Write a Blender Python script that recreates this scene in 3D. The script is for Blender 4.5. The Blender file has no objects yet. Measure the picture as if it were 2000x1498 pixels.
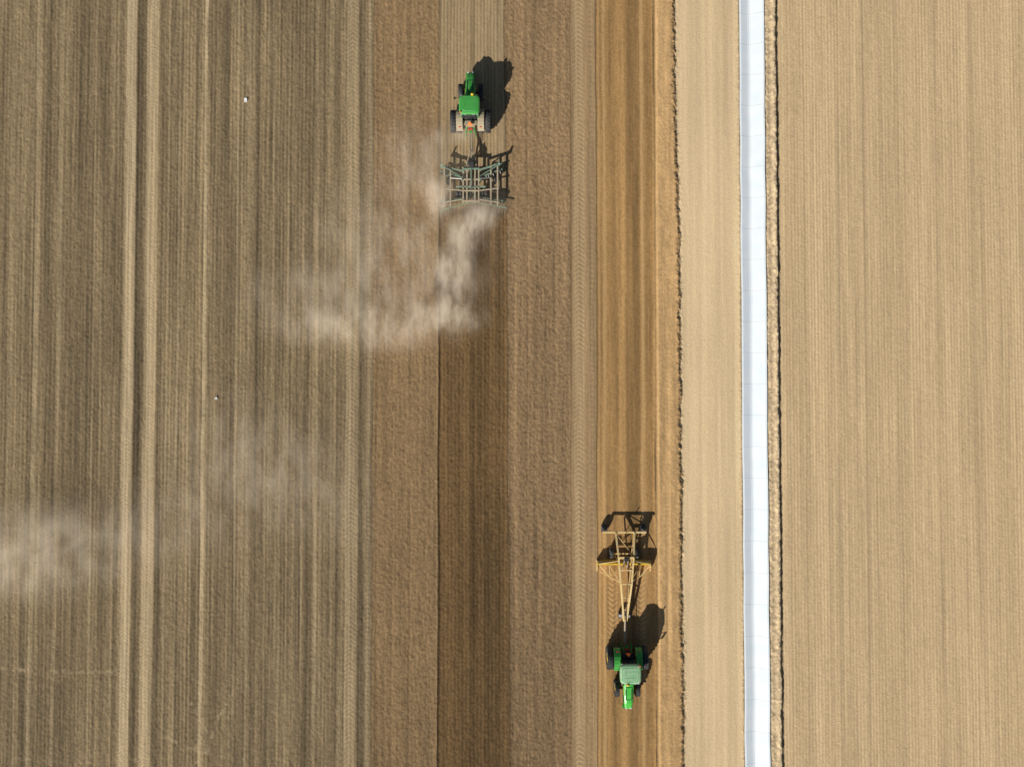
import bpy, bmesh, math, numpy as np
from mathutils import Vector, Matrix
import random
random.seed(4)
scene = bpy.context.scene
col = scene.collection

# ------------------------------------------------------------------ camera, sun, sky
TILT = math.radians(1.4)
cam_d = bpy.data.cameras.new("camera"); cam = bpy.data.objects.new("camera", cam_d); col.objects.link(cam)
cam.location = (0, -70*math.sin(TILT), 70*math.cos(TILT))
cam.rotation_euler = (TILT, 0, 0)
cam_d.lens = 25.2; cam_d.sensor_width = 36; cam_d.clip_end = 12000; cam_d.clip_start = 0.5
scene.camera = cam
scene.view_settings.view_transform = 'Standard'; scene.view_settings.look = 'None'; scene.view_settings.exposure = 0

sd = Vector((3.25, 5.0, -3.35)).normalized()
sl = bpy.data.lights.new("sun", 'SUN'); sl.energy = 5.0; sl.angle = math.radians(0.5); sl.color = (1, 0.97, 0.91)
so = bpy.data.objects.new("sun", sl); col.objects.link(so); so.location = (-40, -60, 60)
so.rotation_euler = sd.to_track_quat('-Z', 'Y').to_euler()
w = bpy.data.worlds.new("World"); scene.world = w; w.use_nodes = True
nt = w.node_tree; nt.nodes.clear()
o = nt.nodes.new('ShaderNodeOutputWorld'); bg = nt.nodes.new('ShaderNodeBackground'); sk = nt.nodes.new('ShaderNodeTexSky')
sk.sky_type = 'NISHITA'; sk.sun_disc = False
sk.sun_elevation = math.asin(-sd.z); sk.sun_rotation = math.atan2(-sd.x, -sd.y)
bg.inputs[1].default_value = 0.05
nt.links.new(sk.outputs[0], bg.inputs[0]); nt.links.new(bg.outputs[0], o.inputs[0])

# ------------------------------------------------------------------ ground sheet
def outer(a, b, n):
    return a + (b-a)*(np.linspace(0, 1, n+1)[1:]**3.5)
xf = np.arange(-56, 56, .08); yf = np.arange(-43.5, 43.5, .095)
xs = np.concatenate([outer(xf[0], -5000, 36)[::-1], xf, outer(xf[-1], 5000, 36)])
ys = np.concatenate([outer(yf[0], -5000, 36)[::-1], yf, outer(yf[-1], 5000, 36)])
NX, NY = len(xs), len(ys)
X, Y = np.meshgrid(xs.astype(np.float32), ys.astype(np.float32))
rng = np.random.default_rng(7)
T = rng.random((512, 512)).astype(np.float32)
def vn(x, y, s=0):
    x = x + 17.31*s + 1000; y = y + 41.77*s + 1000
    xi = np.floor(x); yi = np.floor(y)
    fx = (x-xi); fy = (y-yi); fx = fx*fx*(3-2*fx); fy = fy*fy*(3-2*fy)
    xi = xi.astype(np.int64) & 511; yi = yi.astype(np.int64) & 511
    x1 = (xi+1) & 511; y1 = (yi+1) & 511
    return (T[yi, xi]*(1-fx)+T[yi, x1]*fx)*(1-fy)+(T[y1, xi]*(1-fx)+T[y1, x1]*fx)*fy
def n2(x, y, s=0): return vn(x, y, s)*2-1
def ss(t):
    t = np.clip(t, 0, 1); return t*t*(3-2*t)
def step(v, a, s): return ss((v-a)/s+.5)
def band(v, a, b, s=.12): return step(v, a, s)*(1-step(v, b, s))
def px(p): return (p-1000)/20.0

near = (band(X, -57, 57, 2)*band(Y, -44, 44, 2))
wob = .05*n2(Y/8, Y*0, 3) + .03*n2(Y/1.3, Y*0, 5)
U = X + wob
clod = n2(X/.20, Y/.28, 1)*.40 + n2(X/.12, Y/.15, 2)*.70
fine = rng.random(X.shape).astype(np.float32)*2-1
clod = clod + .35*fine
big = n2(X/.45, Y/1.0, 9)
st0 = n2(X/.10, Y/1.1, 10)
st1 = n2(X/.11, Y/9, 11); st2 = n2(X/.33, Y/16, 12); st3 = n2(X/1.1, Y/40, 13); st4 = n2(X/4, Y/50, 14)
patch = n2(X/9, Y/12, 15)*.6 + n2(X/3, Y/5, 16)*.4

C = np.zeros((NY, NX, 3), np.float32); H = np.zeros_like(X)
def setc(m, c): 
    c = np.array(c, np.float32); C[:] = C*(1-m[..., None]) + c*m[..., None]
def mul(m, f): C[:] = C*(1+(f)*m)[..., None]
one = np.ones_like(X)
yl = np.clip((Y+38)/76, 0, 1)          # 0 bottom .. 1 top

eC0 = -7.2 + 0*Y; eC1 = -.45 - .008*np.clip(Y, -40, 40)
eG = 16.35 + .25*(1-yl) - .3*step(Y, 22, 14) + .07*n2(Y/2.6, Y*0, 21) + .10*n2(Y/.4, X/.4, 22)+.06*fine
mL = 1-step(U, -13.6, .1)
mB = band(U, -13.6, eC0, .12); mC = band(U, eC0, eC1, .12); mD = band(U, eC1, 5.75, .15)
mE = band(U, 5.75, 8.3, .2); mF = band(U, 8.3, 13.95, .12); mG = band(X, 13.95, eG, .1)
mH = band(X, eG, 22.5, .1); mI = band(X, 22.5, 26.05, .1); mJ = step(X, 26.05, .1)

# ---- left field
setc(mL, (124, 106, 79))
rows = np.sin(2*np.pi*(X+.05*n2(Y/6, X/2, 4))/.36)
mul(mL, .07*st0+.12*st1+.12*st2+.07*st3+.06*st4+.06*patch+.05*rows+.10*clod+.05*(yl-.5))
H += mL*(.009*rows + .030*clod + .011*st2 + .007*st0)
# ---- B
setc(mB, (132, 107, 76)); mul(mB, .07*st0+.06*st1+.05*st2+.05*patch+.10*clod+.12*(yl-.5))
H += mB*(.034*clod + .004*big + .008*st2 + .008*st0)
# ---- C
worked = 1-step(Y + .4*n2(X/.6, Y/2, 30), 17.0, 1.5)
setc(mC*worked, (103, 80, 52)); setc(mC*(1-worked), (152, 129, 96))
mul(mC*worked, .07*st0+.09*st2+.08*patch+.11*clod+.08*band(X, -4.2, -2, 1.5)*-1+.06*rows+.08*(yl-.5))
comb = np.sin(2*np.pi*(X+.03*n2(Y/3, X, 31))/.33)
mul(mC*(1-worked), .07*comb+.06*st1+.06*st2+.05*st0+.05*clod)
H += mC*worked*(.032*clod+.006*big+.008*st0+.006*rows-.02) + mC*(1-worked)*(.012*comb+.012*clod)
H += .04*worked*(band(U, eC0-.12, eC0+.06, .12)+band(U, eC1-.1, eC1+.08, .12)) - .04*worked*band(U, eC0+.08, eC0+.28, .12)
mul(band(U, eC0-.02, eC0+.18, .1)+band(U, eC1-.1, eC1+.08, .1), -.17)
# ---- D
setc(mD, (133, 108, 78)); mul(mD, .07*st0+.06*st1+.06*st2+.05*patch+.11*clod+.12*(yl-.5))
H += mD*(.038*clod+.005*big+.008*st0)
for p, wd, f in ((800, .25, -.10), (1046, .45, -.12), (1030, .15, -.08), (975, .3, -.12), (925, .5, -.12), (768, .2, .05), (1005, .2, .06), (1085, .2, .05)):
    m = band(U, px(p)-wd/2, px(p)+wd/2, wd*.6); mul(m*(1-mL), f*(.6+.5*n2(Y/5, X, 33))); H -= m*.02
# ---- E
setc(mE, (150, 123, 89)); mul(mE, .04*st0+.07*st1+.08*st2+.05*clod); H += mE*(.012*clod+.006*st2)
# ---- F planed strip
setc(mF, (160, 124, 79)); mul(mF, .05*st0+.07*st1+.08*st2+.05*patch+.06*clod); H += mF*(.010*clod+.006*st2-.03)
for p0, p1, f in ((1187, 1206, -.11), (1224, 1250, -.15), (1206, 1224, .03), (1262, 1276, -.05)):
    mul(band(U, px(p0), px(p1), .6), f*(1+.5*n2(Y/12, X/3, int(p0))))
for p, wd in ((1181, .28), (1256, .3), (1171, .12)):
    setc(band(U, px(p)-wd/2, px(p)+wd/2, .15)*.5, (188, 154, 108)); H += .015*band(U, px(p)-wd/2, px(p)+wd/2, .2)
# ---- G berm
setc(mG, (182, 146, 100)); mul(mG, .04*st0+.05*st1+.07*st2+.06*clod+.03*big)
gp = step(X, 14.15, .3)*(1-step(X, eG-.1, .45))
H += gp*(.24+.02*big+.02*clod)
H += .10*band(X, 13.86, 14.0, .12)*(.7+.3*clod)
mul(band(X, 13.98, 14.14, .08), -.25)  # shadow line beside the small ridge, darkened into the soil colour
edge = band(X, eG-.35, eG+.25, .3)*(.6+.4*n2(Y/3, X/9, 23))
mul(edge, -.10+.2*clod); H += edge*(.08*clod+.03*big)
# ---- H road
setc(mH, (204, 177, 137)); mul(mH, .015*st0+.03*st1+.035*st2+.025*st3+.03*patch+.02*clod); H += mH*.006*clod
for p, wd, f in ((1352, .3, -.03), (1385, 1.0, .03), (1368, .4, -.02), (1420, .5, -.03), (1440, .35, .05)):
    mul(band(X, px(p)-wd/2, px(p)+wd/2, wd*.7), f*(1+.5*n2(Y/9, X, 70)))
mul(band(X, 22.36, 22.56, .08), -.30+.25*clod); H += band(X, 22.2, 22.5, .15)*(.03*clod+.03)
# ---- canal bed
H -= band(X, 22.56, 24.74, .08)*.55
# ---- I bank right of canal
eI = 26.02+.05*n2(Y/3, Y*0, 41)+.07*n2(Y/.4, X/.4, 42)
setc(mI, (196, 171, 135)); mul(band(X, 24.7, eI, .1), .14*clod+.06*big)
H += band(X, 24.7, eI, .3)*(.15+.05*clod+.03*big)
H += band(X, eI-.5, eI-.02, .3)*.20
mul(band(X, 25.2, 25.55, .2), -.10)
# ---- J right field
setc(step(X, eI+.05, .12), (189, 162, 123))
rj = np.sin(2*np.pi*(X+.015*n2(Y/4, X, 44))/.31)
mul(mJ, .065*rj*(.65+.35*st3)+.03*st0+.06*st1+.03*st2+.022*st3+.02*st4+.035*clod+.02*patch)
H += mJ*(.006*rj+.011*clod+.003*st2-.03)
mul(band(X, eI-.05, eI+.25, .15), -.22+.2*clod)  # shadow below the bank drop, also painted into the soil colour
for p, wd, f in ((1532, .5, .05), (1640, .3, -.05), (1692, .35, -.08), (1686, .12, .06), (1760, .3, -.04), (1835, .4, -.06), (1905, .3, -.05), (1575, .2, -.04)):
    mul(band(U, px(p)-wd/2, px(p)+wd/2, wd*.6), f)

# ---- narrow pale passes in the left field
for p, wd, a in ((66, .4, .55), (18, .2, .35), (40, .15, .25), (112, .25, .45), (180, .2, .4), (212, .15, .3), (325, .18, .4), (345, .22, .4), (397, .36, .95),
                 (460, .2, .4), (485, .18, .45), (530, .15, .35), (560, .12, .25), (616, .28, .45), (645, .15, .3), (590, .12, .25)):
    m = band(U, px(p)-wd/2, px(p)+wd/2, .1)*(.75+.35*n2(Y/2.5, X, int(p)))
    setc(np.clip(m*a, 0, 1), (186, 163, 126)); H -= m*a*.01
for p, wd, f in ((268, .7, -.20), (230, .4, -.10), (310, .3, -.14), (735, .2, -.1), (705, .4, -.14), (88, .5, -.10), (150, .8, -.08), (430, 1.2, -.08), (500, .5, -.10), (380, .4, -.09), (600, .5, -.08), (660, .5, -.08)):
    mul(band(U, px(p)-wd/2, px(p)+wd/2, wd*.5), f)
# ---- tyre tracks with chevron lugs
def track(p, wd, pitch, colr, a, y0=-9999, y1=9999, amp=.012, sgn=1, ca=.05):
    xc = px(p); m = band(U, xc-wd/2, xc+wd/2, .25)*band(Y, y0, y1, .3)
    lug = np.sin(2*np.pi*(Y+sgn*.8*np.abs(U-xc)+.05*n2(Y/1.5, X/.5, 60))/pitch)*(.7+.5*n2(X/.5, Y/2, 61))
    setc(np.clip(m*a*(.9+.2*st1), 0, 1), colr); mul(m, ca*lug*near+.04*st1+.03*st0)
    H[:] = H + m*(amp*lug*near-.015-.012*clod)
track(249, 1.0, .36, (185, 162, 126), .88, amp=.010, ca=.05); track(291, 1.1, .36, (181, 158, 122), .85, amp=.010, ca=.05)
track(686, 1.1, .44, (162, 140, 107), .7, amp=.014); track(720, .4, .44, (162, 140, 107), .6, amp=.014)
track(1131, 1.0, .46, (167, 142, 106), .7, amp=.018); track(1156, .3, .5, (160, 133, 98), .45)
track(1195, .95, .48, (170, 135, 90), .65, -26, -18.2, .026, -1, .09); track(1249, .95, .48, (170, 135, 90), .65, -26, -18.2, .026, -1, .09)
track(1302, .4, .45, (190, 153, 106), .3, amp=.006, ca=.02)
# ---- faint animal/foot trails and crossing marks in the lower left
def trail(pts, wd, a):
    for (xa, ya), (xb, yb) in zip(pts[:-1], pts[1:]):
        L2 = (xb-xa)**2+(yb-ya)**2
        t = np.clip(((X-xa)*(xb-xa)+(Y-ya)*(yb-ya))/L2, 0, 1)
        d = np.sqrt((X-xa-t*(xb-xa))**2+(Y-ya-t*(yb-ya))**2) + .12*n2(X/.4, Y/.4, 50)
        m = (1-ss(d/wd))*np.clip(vn(X/.35, Y/.35, 51)*2-.6, 0, 1)
        setc(np.clip(m*a, 0, 1), (184, 160, 124))
trail([(-50, -27.6), (-44, -27.8), (-38.5, -27.9)], .3, .6)
trail([(-27, -30), (-28.5, -32.5), (-29.5, -36), (-33, -38)], .3, .5)
trail([(-34, -33.8), (-30, -35.6), (-26, -36.2)], .25, .5)
trail([(-31, -31), (-29.5, -33.5), (-30.3, -35)], .3, .5)
trail([(-50, -36), (-42, -36.6), (-35, -36.2)], .25, .35)

C = np.clip(C, 8, 250)/255.0
lin = np.where(C <= .04045, C/12.92, ((C+.055)/1.055)**2.4)
ILL = np.array([.82, .81, .80], np.float32)
alb = np.clip(lin/ILL, 0, .85)

me = bpy.data.meshes.new("ground")
nv = NX*NY
co = np.stack([X, Y, H], -1).reshape(-1, 3).astype(np.float32)
idx = np.arange(nv, dtype=np.int32).reshape(NY, NX)
q = np.stack([idx[:-1, :-1], idx[:-1, 1:], idx[1:, 1:], idx[1:, :-1]], -1).reshape(-1, 4)
nf = len(q)
me.vertices.add(nv); me.vertices.foreach_set("co", co.ravel())
me.loops.add(nf*4); me.loops.foreach_set("vertex_index", q.ravel())
me.polygons.add(nf); me.polygons.foreach_set("loop_start", np.arange(0, nf*4, 4, dtype=np.int32))
me.polygons.foreach_set("use_smooth", np.ones(nf, bool))
me.update(calc_edges=True)
at = me.color_attributes.new("soil", 'FLOAT_COLOR', 'POINT')
at.data.foreach_set("color", np.concatenate([alb.reshape(-1, 3), np.ones((nv, 1))], 1).astype(np.float32).ravel())
ground = bpy.data.objects.new("ground", me); col.objects.link(ground)

def newmat(name):
    m = bpy.data.materials.new(name); m.use_nodes = True
    return m, m.node_tree, m.node_tree.nodes["Principled BSDF"]
def N(nt, t, **k):
    n = nt.nodes.new(t)
    for a, b in k.items(): setattr(n, a, b)
    return n
m, nt, bs = newmat("soil"); L = nt.links.new
ca = N(nt, 'ShaderNodeVertexColor', layer_name="soil")
geo = N(nt, 'ShaderNodeNewGeometry')
no = N(nt, 'ShaderNodeTexNoise'); no.inputs['Scale'].default_value = 8; no.inputs['Detail'].default_value = 4; no.inputs['Roughness'].default_value = .7
L(geo.outputs['Position'], no.inputs['Vector'])
mr = N(nt, 'ShaderNodeMapRange'); mr.inputs[1].default_value = .3; mr.inputs[2].default_value = .7; mr.inputs[3].default_value = .82; mr.inputs[4].default_value = 1.18
L(no.outputs['Fac'], mr.inputs[0])
vm = N(nt, 'ShaderNodeVectorMath', operation='SCALE'); L(ca.outputs['Color'], vm.inputs[0]); L(mr.outputs[0], vm.inputs['Scale'])
L(vm.outputs[0], bs.inputs['Base Color'])
bs.inputs['Roughness'].default_value = .95; bs.inputs['Specular IOR Level'].default_value = .1
bp = N(nt, 'ShaderNodeBump'); bp.inputs['Strength'].default_value = .6; bp.inputs['Distance'].default_value = .04
L(no.outputs['Fac'], bp.inputs['Height']); L(bp.outputs[0], bs.inputs['Normal'])
me.materials.append(m)

# ------------------------------------------------------------------ material helpers
def paint(name, c, dust=.25, rough=.45, dustc=(.42, .33, .22), metal=0, scale=3.0):
    m, nt, bs = newmat(name); L = nt.links.new
    tc = N(nt, 'ShaderNodeTexCoord')
    n = N(nt, 'ShaderNodeTexNoise'); n.inputs['Scale'].default_value = scale; n.inputs['Detail'].default_value = 5
    L(tc.outputs['Object'], n.inputs['Vector'])
    mr = N(nt, 'ShaderNodeMapRange'); mr.inputs[1].default_value = .3; mr.inputs[2].default_value = .75
    mr.inputs[3].default_value = dust*.4; mr.inputs[4].default_value = min(1, dust*1.7)
    L(n.outputs['Fac'], mr.inputs[0])
    mx = N(nt, 'ShaderNodeMix', data_type='RGBA'); L(mr.outputs[0], mx.inputs[0])
    mx.inputs[6].default_value = (*c, 1); mx.inputs[7].default_value = (*dustc, 1)
    L(mx.outputs[2], bs.inputs['Base Color'])
    bs.inputs['Roughness'].default_value = rough; bs.inputs['Metallic'].default_value = metal
    return m
M = dict(
    green=paint("green_paint", (.025, .33, .04), .08, .35),
    green_roof=paint("green_roof_paint", (.03, .36, .05), .10, .5),
    green_roof_dusty=paint("dusty_green_roof_paint", (.13, .44, .16), .45, .55, (.50, .60, .42)),
    bright=paint("bright_green_paint", (.05, .50, .05), .06, .35),
    yellow=paint("yellow_paint", (.75, .50, .02), .1, .4),
    ochre=paint("weathered_yellow_paint", (.78, .52, .12), .5, .6, (.78, .62, .38)),
    tan=paint("dusty_steel", (.52, .43, .29), .5, .8),
    teal=paint("teal_green_paint", (.13, .30, .22), .35, .6),
    rubber=paint("rubber", (.022, .027, .032), .14, .8, (.25, .22, .18)),
    black=paint("black_plastic", (.012, .012, .014), .06, .5),
    glass=paint("cab_glass", (.015, .025, .03), .03, .12),
    red=paint("red_lens", (.75, .05, .02), .05, .4),
    orange=paint("orange_reflector", (.95, .2, .02), .05, .5),
    steel=paint("steel", (.35, .35, .34), .3, .45, metal=.6),
    grey=paint("galvanized_grey", (.42, .43, .43), .15, .6),
    white=paint("white_plastic", (.8, .8, .78), .05, .6),
    decktan=paint("dusty_deck", (.36, .31, .20), .5, .8),
    rust=paint("rusty_tines", (.16, .12, .08), .4, .8),
)

def empty(name, loc, rot=0):
    e = bpy.data.objects.new(name, None); e.location = loc; e.rotation_euler = (0, 0, rot); col.objects.link(e); return e
class Part:
    def __init__(s, name, mat, parent, bevel=0.0, smooth=False):
        s.n, s.m, s.p, s.bv, s.sm = name, mat, parent, bevel, smooth; s.bm = bmesh.new()
    def box(s, c, d, rot=None):
        mt = Matrix.Translation(c) @ (rot.to_matrix().to_4x4() if rot else Matrix()) @ Matrix.Diagonal((d[0], d[1], d[2], 1))
        bmesh.ops.create_cube(s.bm, size=1, matrix=mt); return s
    def beam(s, a, b, w=.1, h=.1):
        a, b = Vector(a), Vector(b); d = b-a
        qt = d.to_track_quat('Y', 'Z')
        return s.box((a+b)/2, (w, d.length, h), qt)
    def cyl(s, a, b, r, r2=None, seg=16):
        a, b = Vector(a), Vector(b); d = b-a
        mt = Matrix.Translation((a+b)/2) @ d.to_track_quat('Z', 'Y').to_matrix().to_4x4()
        bmesh.ops.create_cone(s.bm, cap_ends=True, segments=seg, radius1=r, radius2=r if r2 is None else r2, depth=d.length, matrix=mt); return s
    def loft(s, rings, closed=False):
        vs = [[s.bm.verts.new(p) for p in r] for r in rings]; n = len(rings[0])
        R = len(rings)
        for i in range(R if closed else R-1):
            A, B = vs[i], vs[(i+1) % R]
            for j in range(n):
                s.bm.faces.new((A[j], A[(j+1) % n], B[(j+1) % n], B[j]))
        if not closed:
            s.bm.faces.new(vs[0][::-1]); s.bm.faces.new(vs[-1])
        return s
    def poly(s, pts, th):
        lo = [s.bm.verts.new(p) for p in pts]; hi = [s.bm.verts.new(Vector(p)+Vector(th)) for p in pts]
        n = len(pts); s.bm.faces.new(lo[::-1]); s.bm.faces.new(hi)
        for j in range(n): s.bm.faces.new((lo[j], lo[(j+1) % n], hi[(j+1) % n], hi[j]))
        return s
    def done(s):
        bmesh.ops.recalc_face_normals(s.bm, faces=s.bm.faces)
        if s.bv:
            es = [e for e in s.bm.edges if e.is_manifold and e.calc_face_angle(0) > .6]
            bmesh.ops.bevel(s.bm, geom=es, offset=s.bv, segments=2, affect='EDGES', clamp_overlap=True)
        me = bpy.data.meshes.new(s.n); s.bm.to_mesh(me); s.bm.free()
        if s.sm:
            for p in me.polygons: p.use_smooth = True
        me.materials.append(M[s.m] if isinstance(s.m, str) else s.m)
        ob = bpy.data.objects.new(s.n, me); ob.parent = s.p; col.objects.link(ob); return ob

def superring(cx, cy, hx, hy, z, e=5, n=28):
    r = []
    for i in range(n):
        t = 2*math.pi*i/n; c, q = math.cos(t), math.sin(t)
        r.append((cx+hx*math.copysign(abs(c)**(2/e), c), cy+hy*math.copysign(abs(q)**(2/e), q), z))
    return r
def tyre(parent, name, c, R, W, rim='yellow', lugs=22, steer=0):
    prof = [(-.5*W*.8, R*.58), (-.5*W, R*.72), (-.5*W, R*.88), (-.5*W*.85, R*.96), (-.2*W, R), (.2*W, R), (.5*W*.85, R*.96), (.5*W, R*.88), (.5*W, R*.72), (.5*W*.8, R*.58)]
    P = Part(name, 'rubber', parent)
    rings = []
    for i in range(36):
        a = 2*math.pi*i/36
        rings.append([(c[0]+x, c[1]+r*math.cos(a), c[2]+r*math.sin(a)) for x, r in prof])
    P.loft(rings, closed=True)
    if lugs:
        for i in range(lugs):
            for sg in (-1, 1):
                a0 = 2*math.pi*(i+(.5 if sg > 0 else 0))/lugs; a1 = a0+.9*W/R*.62
                vs = []
                for (x, a) in ((-.03*sg, a0), (sg*W*.5, a1)):
                    for da in (-.035/R, .035/R):
                        for rr in (R*.93, R+.05 if x*sg < .1 else R+.02):
                            vs.append(P.bm.verts.new((c[0]+x, c[1]+rr*math.cos(a+da), c[2]+rr*math.sin(a+da))))
                for f in ((0, 1, 3, 2), (4, 6, 7, 5), (0, 4, 5, 1), (2, 3, 7, 6), (1, 5, 7, 3), (0, 2, 6, 4)):
                    P.bm.faces.new([vs[k] for k in f])
    P.done()
    Q = Part(name+"_rim", rim, parent)
    Q.cyl((c[0]-W*.32, c[1], c[2]), (c[0]+W*.32, c[1], c[2]), R*.6, seg=24)
    Q.cyl((c[0]-W*.42, c[1], c[2]), (c[0]+W*.42, c[1], c[2]), R*.2, seg=12)
    Q.done()

def tractor(name, loc, rot, roof, hood, dusty):
    e = empty(name, loc, rot)
    Rr, Rf = 1.02, .76
    for i, x in enumerate((-1.68, -1.08, 1.08, 1.68)): tyre(e, f"rear_tyre_{i+1}", (x, 0, Rr), Rr, .50)
    for i, x in enumerate((-.98, .98)): tyre(e, f"front_tyre_{i+1}", (x, 2.95, Rf), Rf, .42, lugs=20)
    P = Part("rear_axle", 'black', e).cyl((-1.8, 0, Rr), (1.8, 0, Rr), .13); P.box((0, .1, 1.0), (.75, 1.4, .7)); P.done()
    P = Part("chassis", 'black', e, .02); P.box((0, 2.2, .95), (.5, 3.4, .5)); P.beam((-.9, 2.95, .72), (.9, 2.95, .72), .2, .22)
    P.box((0, 4.25, .85), (.7, .5, .5)); P.done()
    P = Part("front_weights", 'green', e, .02)
    for k in range(8): P.box((-.42+.12*k, 4.62, .85), (.09, .34, .5))
    P.done()
    # bonnet
    def sec(y, hw, zb, zt):
        return [(-hw, y, zb), (-hw, y, zt-.22), (-hw*.88, y, zt-.07), (-hw*.55, y, zt), (hw*.55, y, zt), (hw*.88, y, zt-.07), (hw, y, zt-.22), (hw, y, zb)]
    Part("hood", hood, e, smooth=False).loft([sec(1.45, .50, 1.15, 2.12), sec(2.2, .50, 1.15, 2.10), sec(3.2, .46, 1.12, 2.0), sec(4.0, .41, 1.08, 1.84), sec(4.42, .37, 1.05, 1.66), sec(4.62, .30, 1.05, 1.45)]).done()
    P = Part("hood_vents", 'black', e, .01)
    P.beam((0, 1.75, 2.13), (0, 2.15, 2.115), .62, .04)
    P.beam((-.27, 2.6, 2.075), (-.27, 3.6, 1.925), .09, .05); P.beam((.27, 2.6, 2.075), (.27, 3.6, 1.925), .09, .05)
    P.beam((-.505, 2.3, 1.6), (-.44, 4.0, 1.45), .03, .4); P.beam((.505, 2.3, 1.6), (.44, 4.0, 1.45), .03, .4)
    P.box((0, 4.63, 1.25), (.5, .05, .3)); P.done()
    P = Part("hood_stripes", 'yellow', e)
    for sx in (-1, 1): P.beam((sx*.512, 1.6, 1.86), (sx*.475, 3.2, 1.75), .02, .09)
    P.done()
    P = Part("hood_panel_lines", 'black', e)
    P.beam((-.27, 3.62, 1.93), (.27, 3.62, 1.93), .03, .03); P.beam((-.3, 2.42, 2.098), (.3, 2.42, 2.098), .03, .02); P.done()
    P = Part("headlights", 'white', e, .01); P.box((-.22, 4.56, 1.52), (.16, .12, .09)); P.box((.22, 4.56, 1.52), (.16, .12, .09)); P.done()
    # exhaust + intake
    P = Part("exhaust_stack", 'black', e); P.cyl((.66, 1.75, 1.5), (.66, 1.75, 2.6), .11); P.cyl((.66, 1.75, 2.6), (.66, 1.75, 3.1), .06); P.cyl((.66, 1.75, 3.1), (.66, 1.66, 3.2), .06); P.done()
    P = Part("air_intake", 'black', e); P.cyl((-.6, 1.9, 1.4), (-.6, 1.9, 2.35), .08); P.cyl((-.6, 1.9, 2.35), (-.6, 1.9, 2.5), .13); P.done()
    # cab
    P = Part("cab_glass", 'glass', e)
    P.loft([superring(0, .72, .72, .80, 1.45, 6), superring(0, .72, .84, .86, 2.1, 6), superring(0, .75, .82, .80, 2.98, 6)]); P.done()
    P = Part("cab_pillars", hood, e)
    for sx in (-1, 1):
        P.beam((sx*.80, -.10, 1.5), (sx*.80, .02, 3.0), .08, .09); P.beam((sx*.74, 1.52, 1.45), (sx*.76, 1.48, 3.0), .07, .07); P.beam((sx*.87, .55, 1.5), (sx*.83, .55, 3.0), .05, .06)
    P.done()
    Part("cab_base", 'black', e, .03).box((0, .7, 1.3), (1.5, 1.6, .36)).done()
    P = Part("cab_roof", roof, e, smooth=False)
    y0 = .78
    P.loft([superring(0, y0, .90, .84, 2.94, 5), superring(0, y0, .98, .90, 3.0, 5), superring(0, y0, .99, .91, 3.12, 5), superring(0, y0, .93, .85, 3.22, 5), superring(0, y0, .80, .72, 3.27, 5), superring(0, y0, .74, .66, 3.25, 5), superring(0, y0, .70, .62, 3.285, 5)]); P.done()
    P = Part("roof_hatch_ribs", roof, e, .012)
    P.box((0, y0-.25, 3.285), (1.1, .06, .03)); P.box((0, y0+.35, 3.285), (1.1, .06, .03)); P.box((-.45, y0+.05, 3.287), (.06, .5, .03)); P.box((.45, y0+.05, 3.287), (.06, .5, .03)); P.done()
    P = Part("roof_lights", 'grey', e, .01)
    for x in (-.75, -.4, .4, .75): P.box((x, y0+.90, 3.06), (.2, .07, .10)); P.box((x, y0-.90, 3.06), (.2, .07, .10))
    P.done()
    P = Part("satellite_receiver", 'yellow', e, .04, True); P.loft([superring(.28, 1.72, .15, .13, 3.18, 2.5, 16), superring(.28, 1.72, .16, .14, 3.26, 2.5, 16), superring(.28, 1.72, .09, .08, 3.34, 2.5, 16)]); P.done()
    P = Part("beacon", 'orange', e); P.cyl((-.85, .0, 3.2), (-.85, .0, 3.38), .06); P.done()
    # mirrors
    P = Part("mirrors", 'black', e, .01)
    for sx in (-1, 1):
        P.beam((sx*.8, 1.5, 2.75), (sx*1.38, 1.62, 2.75), .035, .035); P.box((sx*1.42, 1.62, 2.62), (.20, .07, .42))
    P.done()
    # fenders
    for k, sx in enumerate((-1, 1)):
        P = Part(f"fender_{k+1}", 'decktan' if dusty else 'green', e)
        rings = []
        for i in range(9):
            a = math.radians(35+i*15.5); r = 1.15
            yy, zz = math.cos(a)*r, 1.02+math.sin(a)*r
            y2, z2 = math.cos(a)*(r+.04), 1.02+math.sin(a)*(r+.04)
            rings.append([(sx*.72, yy, zz), (sx*1.34, yy, zz), (sx*1.34, y2, z2), (sx*.72, y2, z2)])
        P.loft(rings); P.done()
    P = Part("rear_deck", 'decktan' if dusty else 'black', e, .02); P.box((0, -.42, 1.75), (1.3, .42, .10)); P.box((0, -.62, 1.4), (.9, .12, .6)); P.done()
    P = Part("fuel_tank", 'green', e, .05); P.box((-.85, 1.35, .85), (.45, 1.1, .6)); P.done()
    P = Part("cab_steps", 'black', e)
    for k in range(4): P.box((-1.12-.03*k, 1.35-.0*k, 1.3-.28*k), (.3, .5, .04))
    P.done()
    # hitch
    P = Part("rear_hitch", 'green', e, .01)
    P.beam((-.42, -.5, .8), (-.48, -1.35, .6), .09, .12); P.beam((.42, -.5, .8), (.48, -1.35, .6), .09, .12)
    P.beam((-.3, -.65, 1.5), (-.46, -1.15, 1.25), .08, .1); P.beam((.3, -.65, 1.5), (.46, -1.15, 1.25), .08, .1)
    P.beam((-.46, -1.15, 1.25), (-.47, -1.2, .65), .05, .05); P.beam((.46, -1.15, 1.25), (.47, -1.2, .65), .05, .05)
    P.box((0, -.9, 1.15), (.3, .5, .25)); P.done()
    P = Part("drawbar", 'tan', e, .01); P.beam((0, -.3, .5), (0, -1.45, .5), .14, .08); P.done()
    P = Part("hydraulic_couplers", 'red', e, .01)
    for x in (-.14, 0, .14): P.box((x, -.86, 1.36), (.10, .22, .12))
    P.done()
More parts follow.
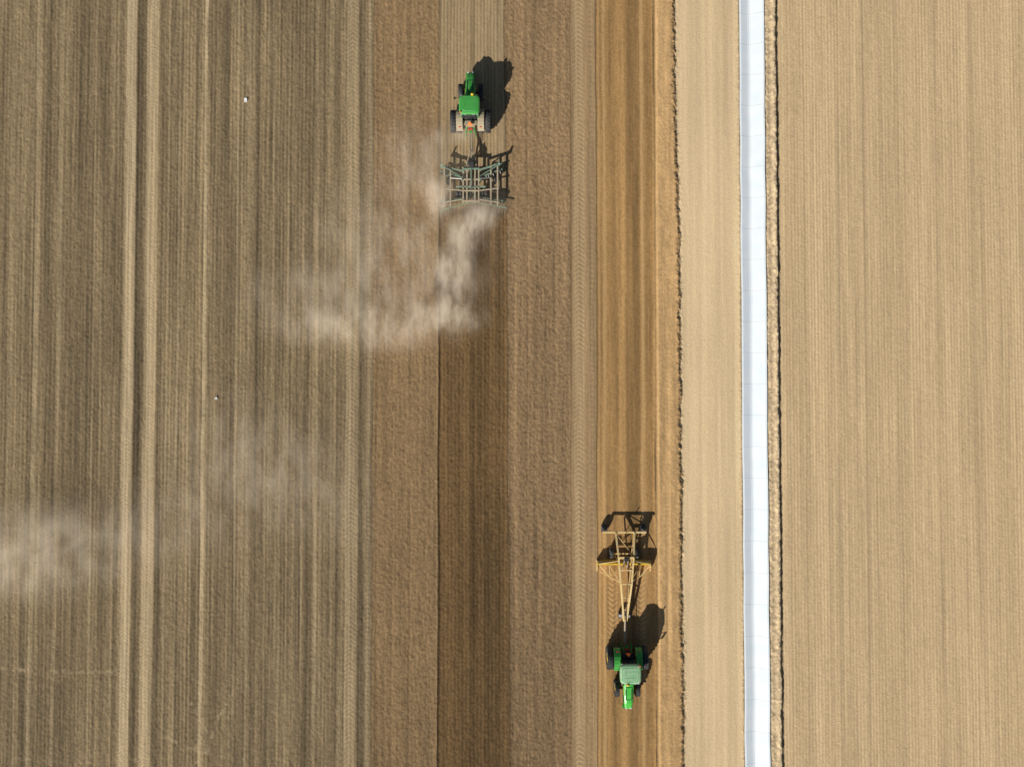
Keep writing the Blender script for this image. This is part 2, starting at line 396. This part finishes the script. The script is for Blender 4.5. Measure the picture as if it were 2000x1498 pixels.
    z = 1.95; a = .26
    P = Part("slow_vehicle_triangle", 'orange', e); P.poly([(-a, -.72, z), (a, -.72, z), (0, -.52, z+.42)], (0, -.02, .012)); P.done()
    P = Part("tail_lights", 'red', e, .01); P.box((-1.0, -.86, 1.86), (.2, .06, .12)); P.box((1.0, -.86, 1.86), (.2, .06, .12)); P.done()
    P = Part("handrails", 'black', e); P.beam((-.9, 1.6, 1.4), (-.95, 1.6, 2.3), .03, .03); P.beam((-1.3, 1.1, .5), (-1.0, 1.1, 1.6), .03, .03); P.done()
    return e

tractor("tractor", (-4.02, 25.4, -.02), 0, 'green_roof', 'green', True)
tractor("tractor", (10.95, -26.15, -.04), math.pi+math.radians(.6), 'green_roof_dusty', 'bright', False)

# ------------------------------------------------------------------ disc harrow
h = empty("disc_harrow", (-3.95, 19.4, 0))
P = Part("tongue", 'tan', h, .01)
P.beam((0, 4.75, .55), (0, 3.2, .75), .16, .16); P.beam((-.06, 3.4, .75), (-.55, 1.5, .95), .12, .14); P.beam((.06, 3.4, .75), (.55, 1.5, .95), .12, .14); P.beam((0, 3.2, .8), (0, 1.4, 1.0), .10, .12); P.done()
P = Part("tongue_hoses", 'black', h); P.beam((.08, 5.6, 1.1), (.1, 3.0, .98), .04, .04); P.beam((-.08, 5.6, 1.1), (-.08, 3.0, .98), .04, .04); P.done()
P = Part("hitch_jack_bracket", 'rubber', h, .02); P.box((0, 1.75, 1.15), (.5, .5, .3)); P.cyl((-.28, 1.9, .9), (-.28, 1.9, 1.6), .08); P.cyl((.2, 1.6, 1.2), (.2, 2.4, 1.1), .07); P.done()
P = Part("centre_frame", 'tan', h, .01)
for x in (-.78, -.42, .36, .72): P.beam((x, 1.55, .95), (x, -1.9, .95), .14, .13)
for y in (1.5, .35, -.75, -1.75): P.beam((-.9, y, .98), (.85, y, .98), .12, .12)
P.done()
P = Part("wing_frames", 'tan', h, .01)
for x in (-2.62, -2.02): P.beam((x, 1.45, .95), (x, -2.25, .95), .15, .13)
for x in (1.90, 2.55): P.beam((x, 1.75, .95), (x, -2.1, .95), .15, .13)
P.beam((-2.7, -.55, 1.0), (-.8, -.75, 1.0), .10, .1); P.beam((.75, -.75, 1.0), (2.7, -.5, 1.0), .10, .1)
P.beam((-2.7, -1.9, 1.0), (-.8, -1.6, 1.0), .10, .1); P.beam((.75, -1.6, 1.0), (2.7, -1.9, 1.0), .10, .1); P.done()
P = Part("front_gang_beams", 'teal', h, .01)
P.beam((-3.0, 1.62, .98), (-.7, 1.15, .98), .15, .15); P.beam((2.95, 1.95, .98), (.7, 1.25, .98), .15, .15)
P.beam((-2.95, 1.7, 1.15), (-.9, .55, 1.12), .08, .08); P.beam((2.85, 1.85, 1.15), (.9, .65, 1.12), .08, .08)
P.beam((-3.0, .55, .9), (-1.7, .9, .98), .08, .08)
P.beam((-.85, 1.3, 1.16), (.8, 1.35, 1.16), .14, .12); P.done()
P = Part("wing_uprights", 'teal', h, .01)
P.beam((-2.85, 1.6, .9), (-2.9, 1.8, 1.45), .12, .16); P.beam((2.7, 1.8, .9), (2.7, 1.9, 1.35), .16, .18)
P.beam((-.9, .3, 1.0), (-.9, .3, 1.4), .12, .2); P.beam((.85, .3, 1.0), (.85, .3, 1.4), .12, .2); P.done()
P = Part("hydraulic_cylinders", 'steel', h)
P.cyl((-.9, .3, 1.38), (-2.0, .45, 1.1), .06); P.cyl((.85, .3, 1.38), (1.9, .5, 1.1), .06); P.cyl((0, .3, 1.15), (0, -.6, 1.15), .08); P.done()
P = Part("wheel_lift_frame", 'teal', h, .01); P.beam((-1.5, -.35, .95), (1.4, -.35, .95), .13, .13); P.beam((0, 1.4, 1.25), (0, -.3, 1.2), .10, .1)
for x in (-1.25, -.2, .14, 1.2): P.beam((x, -.35, .9), (x, -.85, .45), .08, .12)
P.done()
for i, (x, y) in enumerate(((-1.42, -.85), (-1.08, -.85), (-.14, -.9), (1.05, -.85), (1.40, -.85), (-2.32, .35), (2.25, .45))):
    tyre(h, f"gauge_tyre_{i+1}", (x, y, .40), .40, .26, 'teal', lugs=0)
def gang(nm, a, b, rad=.31):
    a, b = Vector(a), Vector(b); d = (b-a); n = int(d.length/.24); u = d.normalized()
    P = Part(nm+"_discs", 'steel', h)
    for i in range(n+1):
        c = a+u*(d.length*i/n)
        P.cyl(c-u*.012, c+u*.05, rad, rad*.82, seg=20)
    P.done()
    P = Part(nm+"_axle", 'black', h); P.cyl(a, b, .045, seg=8); P.done()
    P = Part(nm+"_bar", 'teal', h, .008); P.beam(a+Vector((0, 0, .42)), b+Vector((0, 0, .42)), .11, .1)
    for t in (.15, .5, .85):
        c = a+d*t; P.beam(c+Vector((0, .05, .0)), c+Vector((0, -.0, .42)), .05, .08)
    P.done()
gang("front_left_gang", (-3.0, 1.25, .28), (-.25, .45, .28)); gang("front_right_gang", (3.0, 1.45, .28), (.25, .45, .28))
gang("rear_left_gang", (-3.05, -1.75, .28), (-.2, -1.2, .28)); gang("rear_right_gang", (3.05, -1.65, .28), (.2, -1.2, .28))
P = Part("tine_harrow_bars", 'teal', h, .008)
P.beam((-3.05, -2.65, .75), (-.75, -1.95, .75), .08, .08); P.beam((-.85, -1.95, .78), (.85, -1.85, .78), .08, .08); P.beam((.75, -1.85, .75), (3.45, -2.35, .75), .08, .08)
P.beam((-2.62, -2.2, .9), (-2.62, -2.5, .75), .07, .07); P.beam((2.55, -2.0, .9), (2.55, -2.2, .75), .07, .07); P.done()
P = Part("harrow_tines", 'rust', h)
def tines(a, b, n):
    a, b = Vector(a), Vector(b)
    for i in range(n):
        dx = random.uniform(-.06, .06)
        c = a.lerp(b, i/(n-1)); P.beam(c, c+Vector((dx, -.36, -.35)), .028, .028); P.beam(c+Vector((dx, -.36, -.35)), c+Vector((dx, -.45, -.72)), .022, .022)
tines((-3.0, -2.65, .72), (-.8, -1.98, .72), 15); tines((.75, -1.87, .72), (3.4, -2.36, .72), 17); tines((-.7, -1.97, .72), (.7, -1.88, .72), 9); P.done()

# ------------------------------------------------------------------ land plane (leveller)
g = empty("land_leveler", (10.8, -17.35, -.03))
P = Part("main_beams", 'ochre', g, .012)
for sx, xr, xf_ in ((-1, -.88, -.20), (1, .92, .22)):
    P.beam((xr, 3.1, 1.15), (xr*.72+xf_*.28, .8, 1.75), .16, .16); P.beam((xr*.72+xf_*.28, .8, 1.75), (xr*.45+xf_*.55, -1.6, 1.75), .16, .16); P.beam((xr*.45+xf_*.55, -1.6, 1.75), (xf_*.6, -5.35, 1.05), .16, .16)
P.done()
P = Part("lower_chords", 'ochre', g, .01)
P.beam((-.8, 3.0, .95), (-.45, -1.7, .95), .08, .1); P.beam((.84, 3.0, .95), (.45, -1.7, .95), .08, .1)
P.beam((-.45, -1.7, .95), (-.12, -5.2, .85), .08, .09); P.beam((.45, -1.7, .95), (.14, -5.2, .85), .08, .09)
for sx in (-1, 1):
    P.beam((sx*.8, 3.0, 1.0), (sx*.68, 1.6, 1.5), .06, .06); P.beam((sx*.68, 1.6, .95), (sx*.68, 1.6, 1.55), .06, .06); P.beam((sx*.5, -1.6, .95), (sx*.42, -1.6, 1.75), .07, .07); P.beam((sx*.42, -1.6, .95), (sx*.3, -3.2, 1.4), .06, .06)
P.done()
P = Part("cross_members", 'ochre', g, .01)
P.beam((-2.12, 3.1, 1.1), (2.05, 3.1, 1.1), .16, .15); P.beam((-.72, .82, 1.82), (.75, .82, 1.82), .2, .14); P.beam((-.5, -1.65, 1.80), (.5, -1.65, 1.80), .11, .11)
P.beam((-.6, -.35, 1.8), (.62, -.35, 1.8), .1, .1); P.beam((-.33, -3.0, 1.52), (.35, -3.0, 1.52), .08, .08); P.beam((-.83, 2.9, 1.2), (.7, 1.0, 1.7), .06, .06)
P.beam((-.25, -4.2, 1.3), (.27, -4.2, 1.3), .07, .07); P.done()
P = Part("rear_axle_legs", 'ochre', g, .01)
for sx in (-1.9, 1.88): P.beam((sx, 3.1, 1.1), (sx, 3.25, .45), .1, .12); P.beam((sx*.47, 3.1, 1.0), (sx*.98, 3.1, 1.1), .07, .07)
P.done()
for i, (x, y, r, wd) in enumerate(((-1.75, 3.35, .40, .26), (-2.05, 3.35, .40, .22), (1.72, 3.35, .40, .26), (2.02, 3.35, .40, .22), (-1.22, 1.0, .50, .32), (1.25, 1.0, .50, .32))):
    tyre(g, f"carrying_tyre_{i+1}", (x, y, r), r, wd, 'grey', lugs=0)
for i, x in enumerate((-.42, .42)): tyre(g, f"dolly_tyre_{i+1}", (x, -4.95, .34), .34, .24, 'grey', lugs=0)
P = Part("dolly_box", 'grey', g, .03); P.box((0, -4.95, .62), (1.1, .28, .16)); P.box((0, -4.65, .75), (.5, .35, .2)); P.done()
P = Part("middle_axle", 'ochre', g, .01); P.beam((-1.35, .95, .55), (1.38, .95, .55), .12, .12); P.beam((-1.0, .9, .55), (-.75, .5, 1.6), .08, .1); P.beam((1.03, .9, .55), (.78, .5, 1.6), .08, .1); P.done()
# curved scraper bucket
P = Part("scraper_blade", 'ochre', g)
rings = []
prof = [(-.12, .02), (.06, .12), (.16, .32), (.14, .55), (.02, .74), (.05, .77), (.19, .58), (.21, .30), (.10, .07), (-.10, -.02)]
for x in (-2.6, 2.5): rings.append([(x, y, z) for y, z in prof])
P.loft(rings); P.done()
P = Part("blade_top_beam", 'yellow', g, .012); P.beam((-2.62, .02, .84), (2.52, .02, .84), .17, .12); P.beam((-2.3, .34, .6), (2.2, .34, .6), .09, .1); P.done()
P = Part("blade_end_plates", 'ochre', g, .01)
for x in (-2.62, 2.52): P.poly([(x, .3, .05), (x, .3, .75), (x, -.2, .85), (x, -.75, .5), (x, -.75, .05)], (.04, 0, 0))
P.done()
P = Part("blade_braces", 'ochre', g, .008)
for sx in (-1, 1):
    P.beam((sx*2.45, -.65, .75), (sx*.5, -1.65, 1.1), .08, .08); P.beam((sx*2.4, -.05, .9), (sx*1.5, -1.1, .95), .06, .06); P.beam((sx*1.5, -.05, .9), (sx*1.4, -1.15, .95), .06, .06); P.beam((sx*1.5, -.05, .9), (sx*.55, -1.55, 1.1), .06, .06)
    P.beam((sx*.62, .0, .9), (sx*.55, -.1, 1.75), .1, .1); P.beam((sx*2.4, .05, .9), (sx*.65, .5, 1.7), .06, .06); P.beam((sx*1.7, -1.0, .85), (sx*2.45, -.05, .9), .06, .06)
P.done()
P = Part("hydraulic_rams", 'steel', g); P.cyl((-.15, .8, 1.9), (-.15, -.3, 1.1), .06); P.cyl((.2, .8, 1.9), (.2, -.3, 1.1), .06); P.done()
P = Part("control_mast", 'black', g, .01); P.beam((.15, 3.1, 1.1), (.15, 3.15, 1.5), .07, .07); P.box((0, .7, 1.98), (.4, .3, .18)); P.done()
P = Part("drawpole", 'tan', g, .01); P.beam((0, -5.1, .95), (0, -7.5, .55), .13, .13); P.done()
P = Part("hoses", 'black', g); P.beam((.08, -1.6, 1.9), (.07, -5.2, 1.22), .04, .04); P.beam((.07, -5.2, 1.22), (.1, -7.9, 1.2), .04, .04); P.done()

# ------------------------------------------------------------------ lined irrigation canal
m, nt, bs = newmat("canal_lining"); L = nt.links.new
geo = N(nt, 'ShaderNodeNewGeometry'); sp = N(nt, 'ShaderNodeSeparateXYZ'); L(geo.outputs['Position'], sp.inputs[0])
nz = N(nt, 'ShaderNodeTexNoise'); nz.inputs['Scale'].default_value = .8; nz.inputs['Detail'].default_value = 6; L(geo.outputs['Position'], nz.inputs['Vector'])
rp = N(nt, 'ShaderNodeValToRGB'); rp.color_ramp.elements[0].position = .3; rp.color_ramp.elements[0].color = (.80, .87, .90, 1); rp.color_ramp.elements[1].position = .65; rp.color_ramp.elements[1].color = (.88, .91, .92, 1)
L(nz.outputs['Fac'], rp.inputs[0])
a = N(nt, 'ShaderNodeMath', operation='MULTIPLY_ADD'); L(sp.outputs['Y'], a.inputs[0]); a.inputs[1].default_value = 1/3.05
ad = N(nt, 'ShaderNodeMath', operation='MULTIPLY'); L(nz.outputs['Fac'], ad.inputs[0]); ad.inputs[1].default_value = .04; L(ad.outputs[0], a.inputs[2])
fr = N(nt, 'ShaderNodeMath', operation='FRACT'); L(a.outputs[0], fr.inputs[0])
lt = N(nt, 'ShaderNodeMath', operation='LESS_THAN'); L(fr.outputs[0], lt.inputs[0]); lt.inputs[1].default_value = .014
sc = N(nt, 'ShaderNodeMath', operation='MULTIPLY'); L(lt.outputs[0], sc.inputs[0]); sc.inputs[1].default_value = .35
mx = N(nt, 'ShaderNodeMix', data_type='RGBA'); L(sc.outputs[0], mx.inputs[0]); L(rp.outputs[0], mx.inputs[6]); mx.inputs[7].default_value = (.3, .3, .3, 1)
L(mx.outputs[2], bs.inputs['Base Color']); bs.inputs['Roughness'].default_value = .6
cprof = [(22.44, -.05), (22.46, .085), (22.60, .09), (23.25, -.10), (23.45, -.12), (23.6, -.09), (24.66, .30), (24.80, .31), (24.82, .0)]
bm = bmesh.new(); prev = None
yy = -400
while yy <= 400:
    j = random.uniform(-.03, .03); vs = [bm.verts.new((x+j, yy, z)) for x, z in cprof]
    if prev:
        for k in range(len(vs)-1): bm.faces.new((prev[k], prev[k+1], vs[k+1], vs[k]))
    prev = vs; yy += 3.05
bmesh.ops.recalc_face_normals(bm, faces=bm.faces)
me = bpy.data.meshes.new("irrigation_canal"); bm.to_mesh(me); bm.free(); me.materials.append(m)
col.objects.link(bpy.data.objects.new("irrigation_canal", me))

# ------------------------------------------------------------------ litter
def scrap(name, x, y, pts):
    bm = bmesh.new()
    vs = [bm.verts.new((x+a, y+b, z)) for a, b, z in pts]; bm.faces.new(vs)
    bmesh.ops.triangulate(bm, faces=bm.faces)
    me = bpy.data.meshes.new(name); bm.to_mesh(me); bm.free(); me.materials.append(M['white'])
    ob = bpy.data.objects.new(name, me); col.objects.link(ob); s = ob.modifiers.new("t", 'SOLIDIFY'); s.thickness = .02
scrap("paper_sheet", -26.25, 27.9, [(-.15, -.2, .07), (.16, -.2, .08), (.15, .2, .12), (-.14, .19, .09)])
scrap("paper_sheet", -28.85, -1.45, [(-.15, -.15, .08), (-.02, -.05, .12), (.13, -.14, .08), (.1, .1, .13), (0, .18, .09), (-.08, .05, .12)])

# ------------------------------------------------------------------ dust
m = bpy.data.materials.new("dust"); m.use_nodes = True; nt = m.node_tree; nt.nodes.clear(); L = nt.links.new
out = N(nt, 'ShaderNodeOutputMaterial'); tc = N(nt, 'ShaderNodeTexCoord'); geo = N(nt, 'ShaderNodeNewGeometry'); oi = N(nt, 'ShaderNodeObjectInfo')
ln = N(nt, 'ShaderNodeVectorMath', operation='LENGTH'); L(tc.outputs['Object'], ln.inputs[0])
fall = N(nt, 'ShaderNodeMapRange', interpolation_type='SMOOTHERSTEP'); L(ln.outputs['Value'], fall.inputs[0]); fall.inputs[1].default_value = 1.0; fall.inputs[2].default_value = .0
mp = N(nt, 'ShaderNodeMapping'); mp.inputs['Rotation'].default_value = (0, 0, math.radians(-62)); mp.inputs['Scale'].default_value = (1.1, .5, .25); L(geo.outputs['Position'], mp.inputs[0])
nz = N(nt, 'ShaderNodeTexNoise'); nz.inputs['Scale'].default_value = .6; nz.inputs['Detail'].default_value = 6; nz.inputs['Roughness'].default_value = .64
L(mp.outputs[0], nz.inputs['Vector'])
th = N(nt, 'ShaderNodeMapRange', interpolation_type='SMOOTHSTEP'); L(nz.outputs['Fac'], th.inputs[0]); th.inputs[1].default_value = .34; th.inputs[2].default_value = .72; th.inputs[3].default_value = .14; th.inputs[4].default_value = 1
sepc = N(nt, 'ShaderNodeSeparateColor'); L(oi.outputs['Color'], sepc.inputs[0])
m1 = N(nt, 'ShaderNodeMath', operation='MULTIPLY'); L(fall.outputs[0], m1.inputs[0]); L(th.outputs[0], m1.inputs[1])
m2 = N(nt, 'ShaderNodeMath', operation='MULTIPLY'); L(m1.outputs[0], m2.inputs[0]); L(sepc.outputs[0], m2.inputs[1])
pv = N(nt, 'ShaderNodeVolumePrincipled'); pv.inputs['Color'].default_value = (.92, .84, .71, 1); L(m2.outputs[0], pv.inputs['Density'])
em = N(nt, 'ShaderNodeMath', operation='MULTIPLY'); L(m2.outputs[0], em.inputs[0]); em.inputs[1].default_value = .50  # dust emits a little light, standing in for multiple scattering
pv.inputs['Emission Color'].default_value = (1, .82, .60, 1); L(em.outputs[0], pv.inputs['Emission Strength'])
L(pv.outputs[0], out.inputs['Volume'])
dust = empty("glowing_dust_cloud", (0, 0, 0))
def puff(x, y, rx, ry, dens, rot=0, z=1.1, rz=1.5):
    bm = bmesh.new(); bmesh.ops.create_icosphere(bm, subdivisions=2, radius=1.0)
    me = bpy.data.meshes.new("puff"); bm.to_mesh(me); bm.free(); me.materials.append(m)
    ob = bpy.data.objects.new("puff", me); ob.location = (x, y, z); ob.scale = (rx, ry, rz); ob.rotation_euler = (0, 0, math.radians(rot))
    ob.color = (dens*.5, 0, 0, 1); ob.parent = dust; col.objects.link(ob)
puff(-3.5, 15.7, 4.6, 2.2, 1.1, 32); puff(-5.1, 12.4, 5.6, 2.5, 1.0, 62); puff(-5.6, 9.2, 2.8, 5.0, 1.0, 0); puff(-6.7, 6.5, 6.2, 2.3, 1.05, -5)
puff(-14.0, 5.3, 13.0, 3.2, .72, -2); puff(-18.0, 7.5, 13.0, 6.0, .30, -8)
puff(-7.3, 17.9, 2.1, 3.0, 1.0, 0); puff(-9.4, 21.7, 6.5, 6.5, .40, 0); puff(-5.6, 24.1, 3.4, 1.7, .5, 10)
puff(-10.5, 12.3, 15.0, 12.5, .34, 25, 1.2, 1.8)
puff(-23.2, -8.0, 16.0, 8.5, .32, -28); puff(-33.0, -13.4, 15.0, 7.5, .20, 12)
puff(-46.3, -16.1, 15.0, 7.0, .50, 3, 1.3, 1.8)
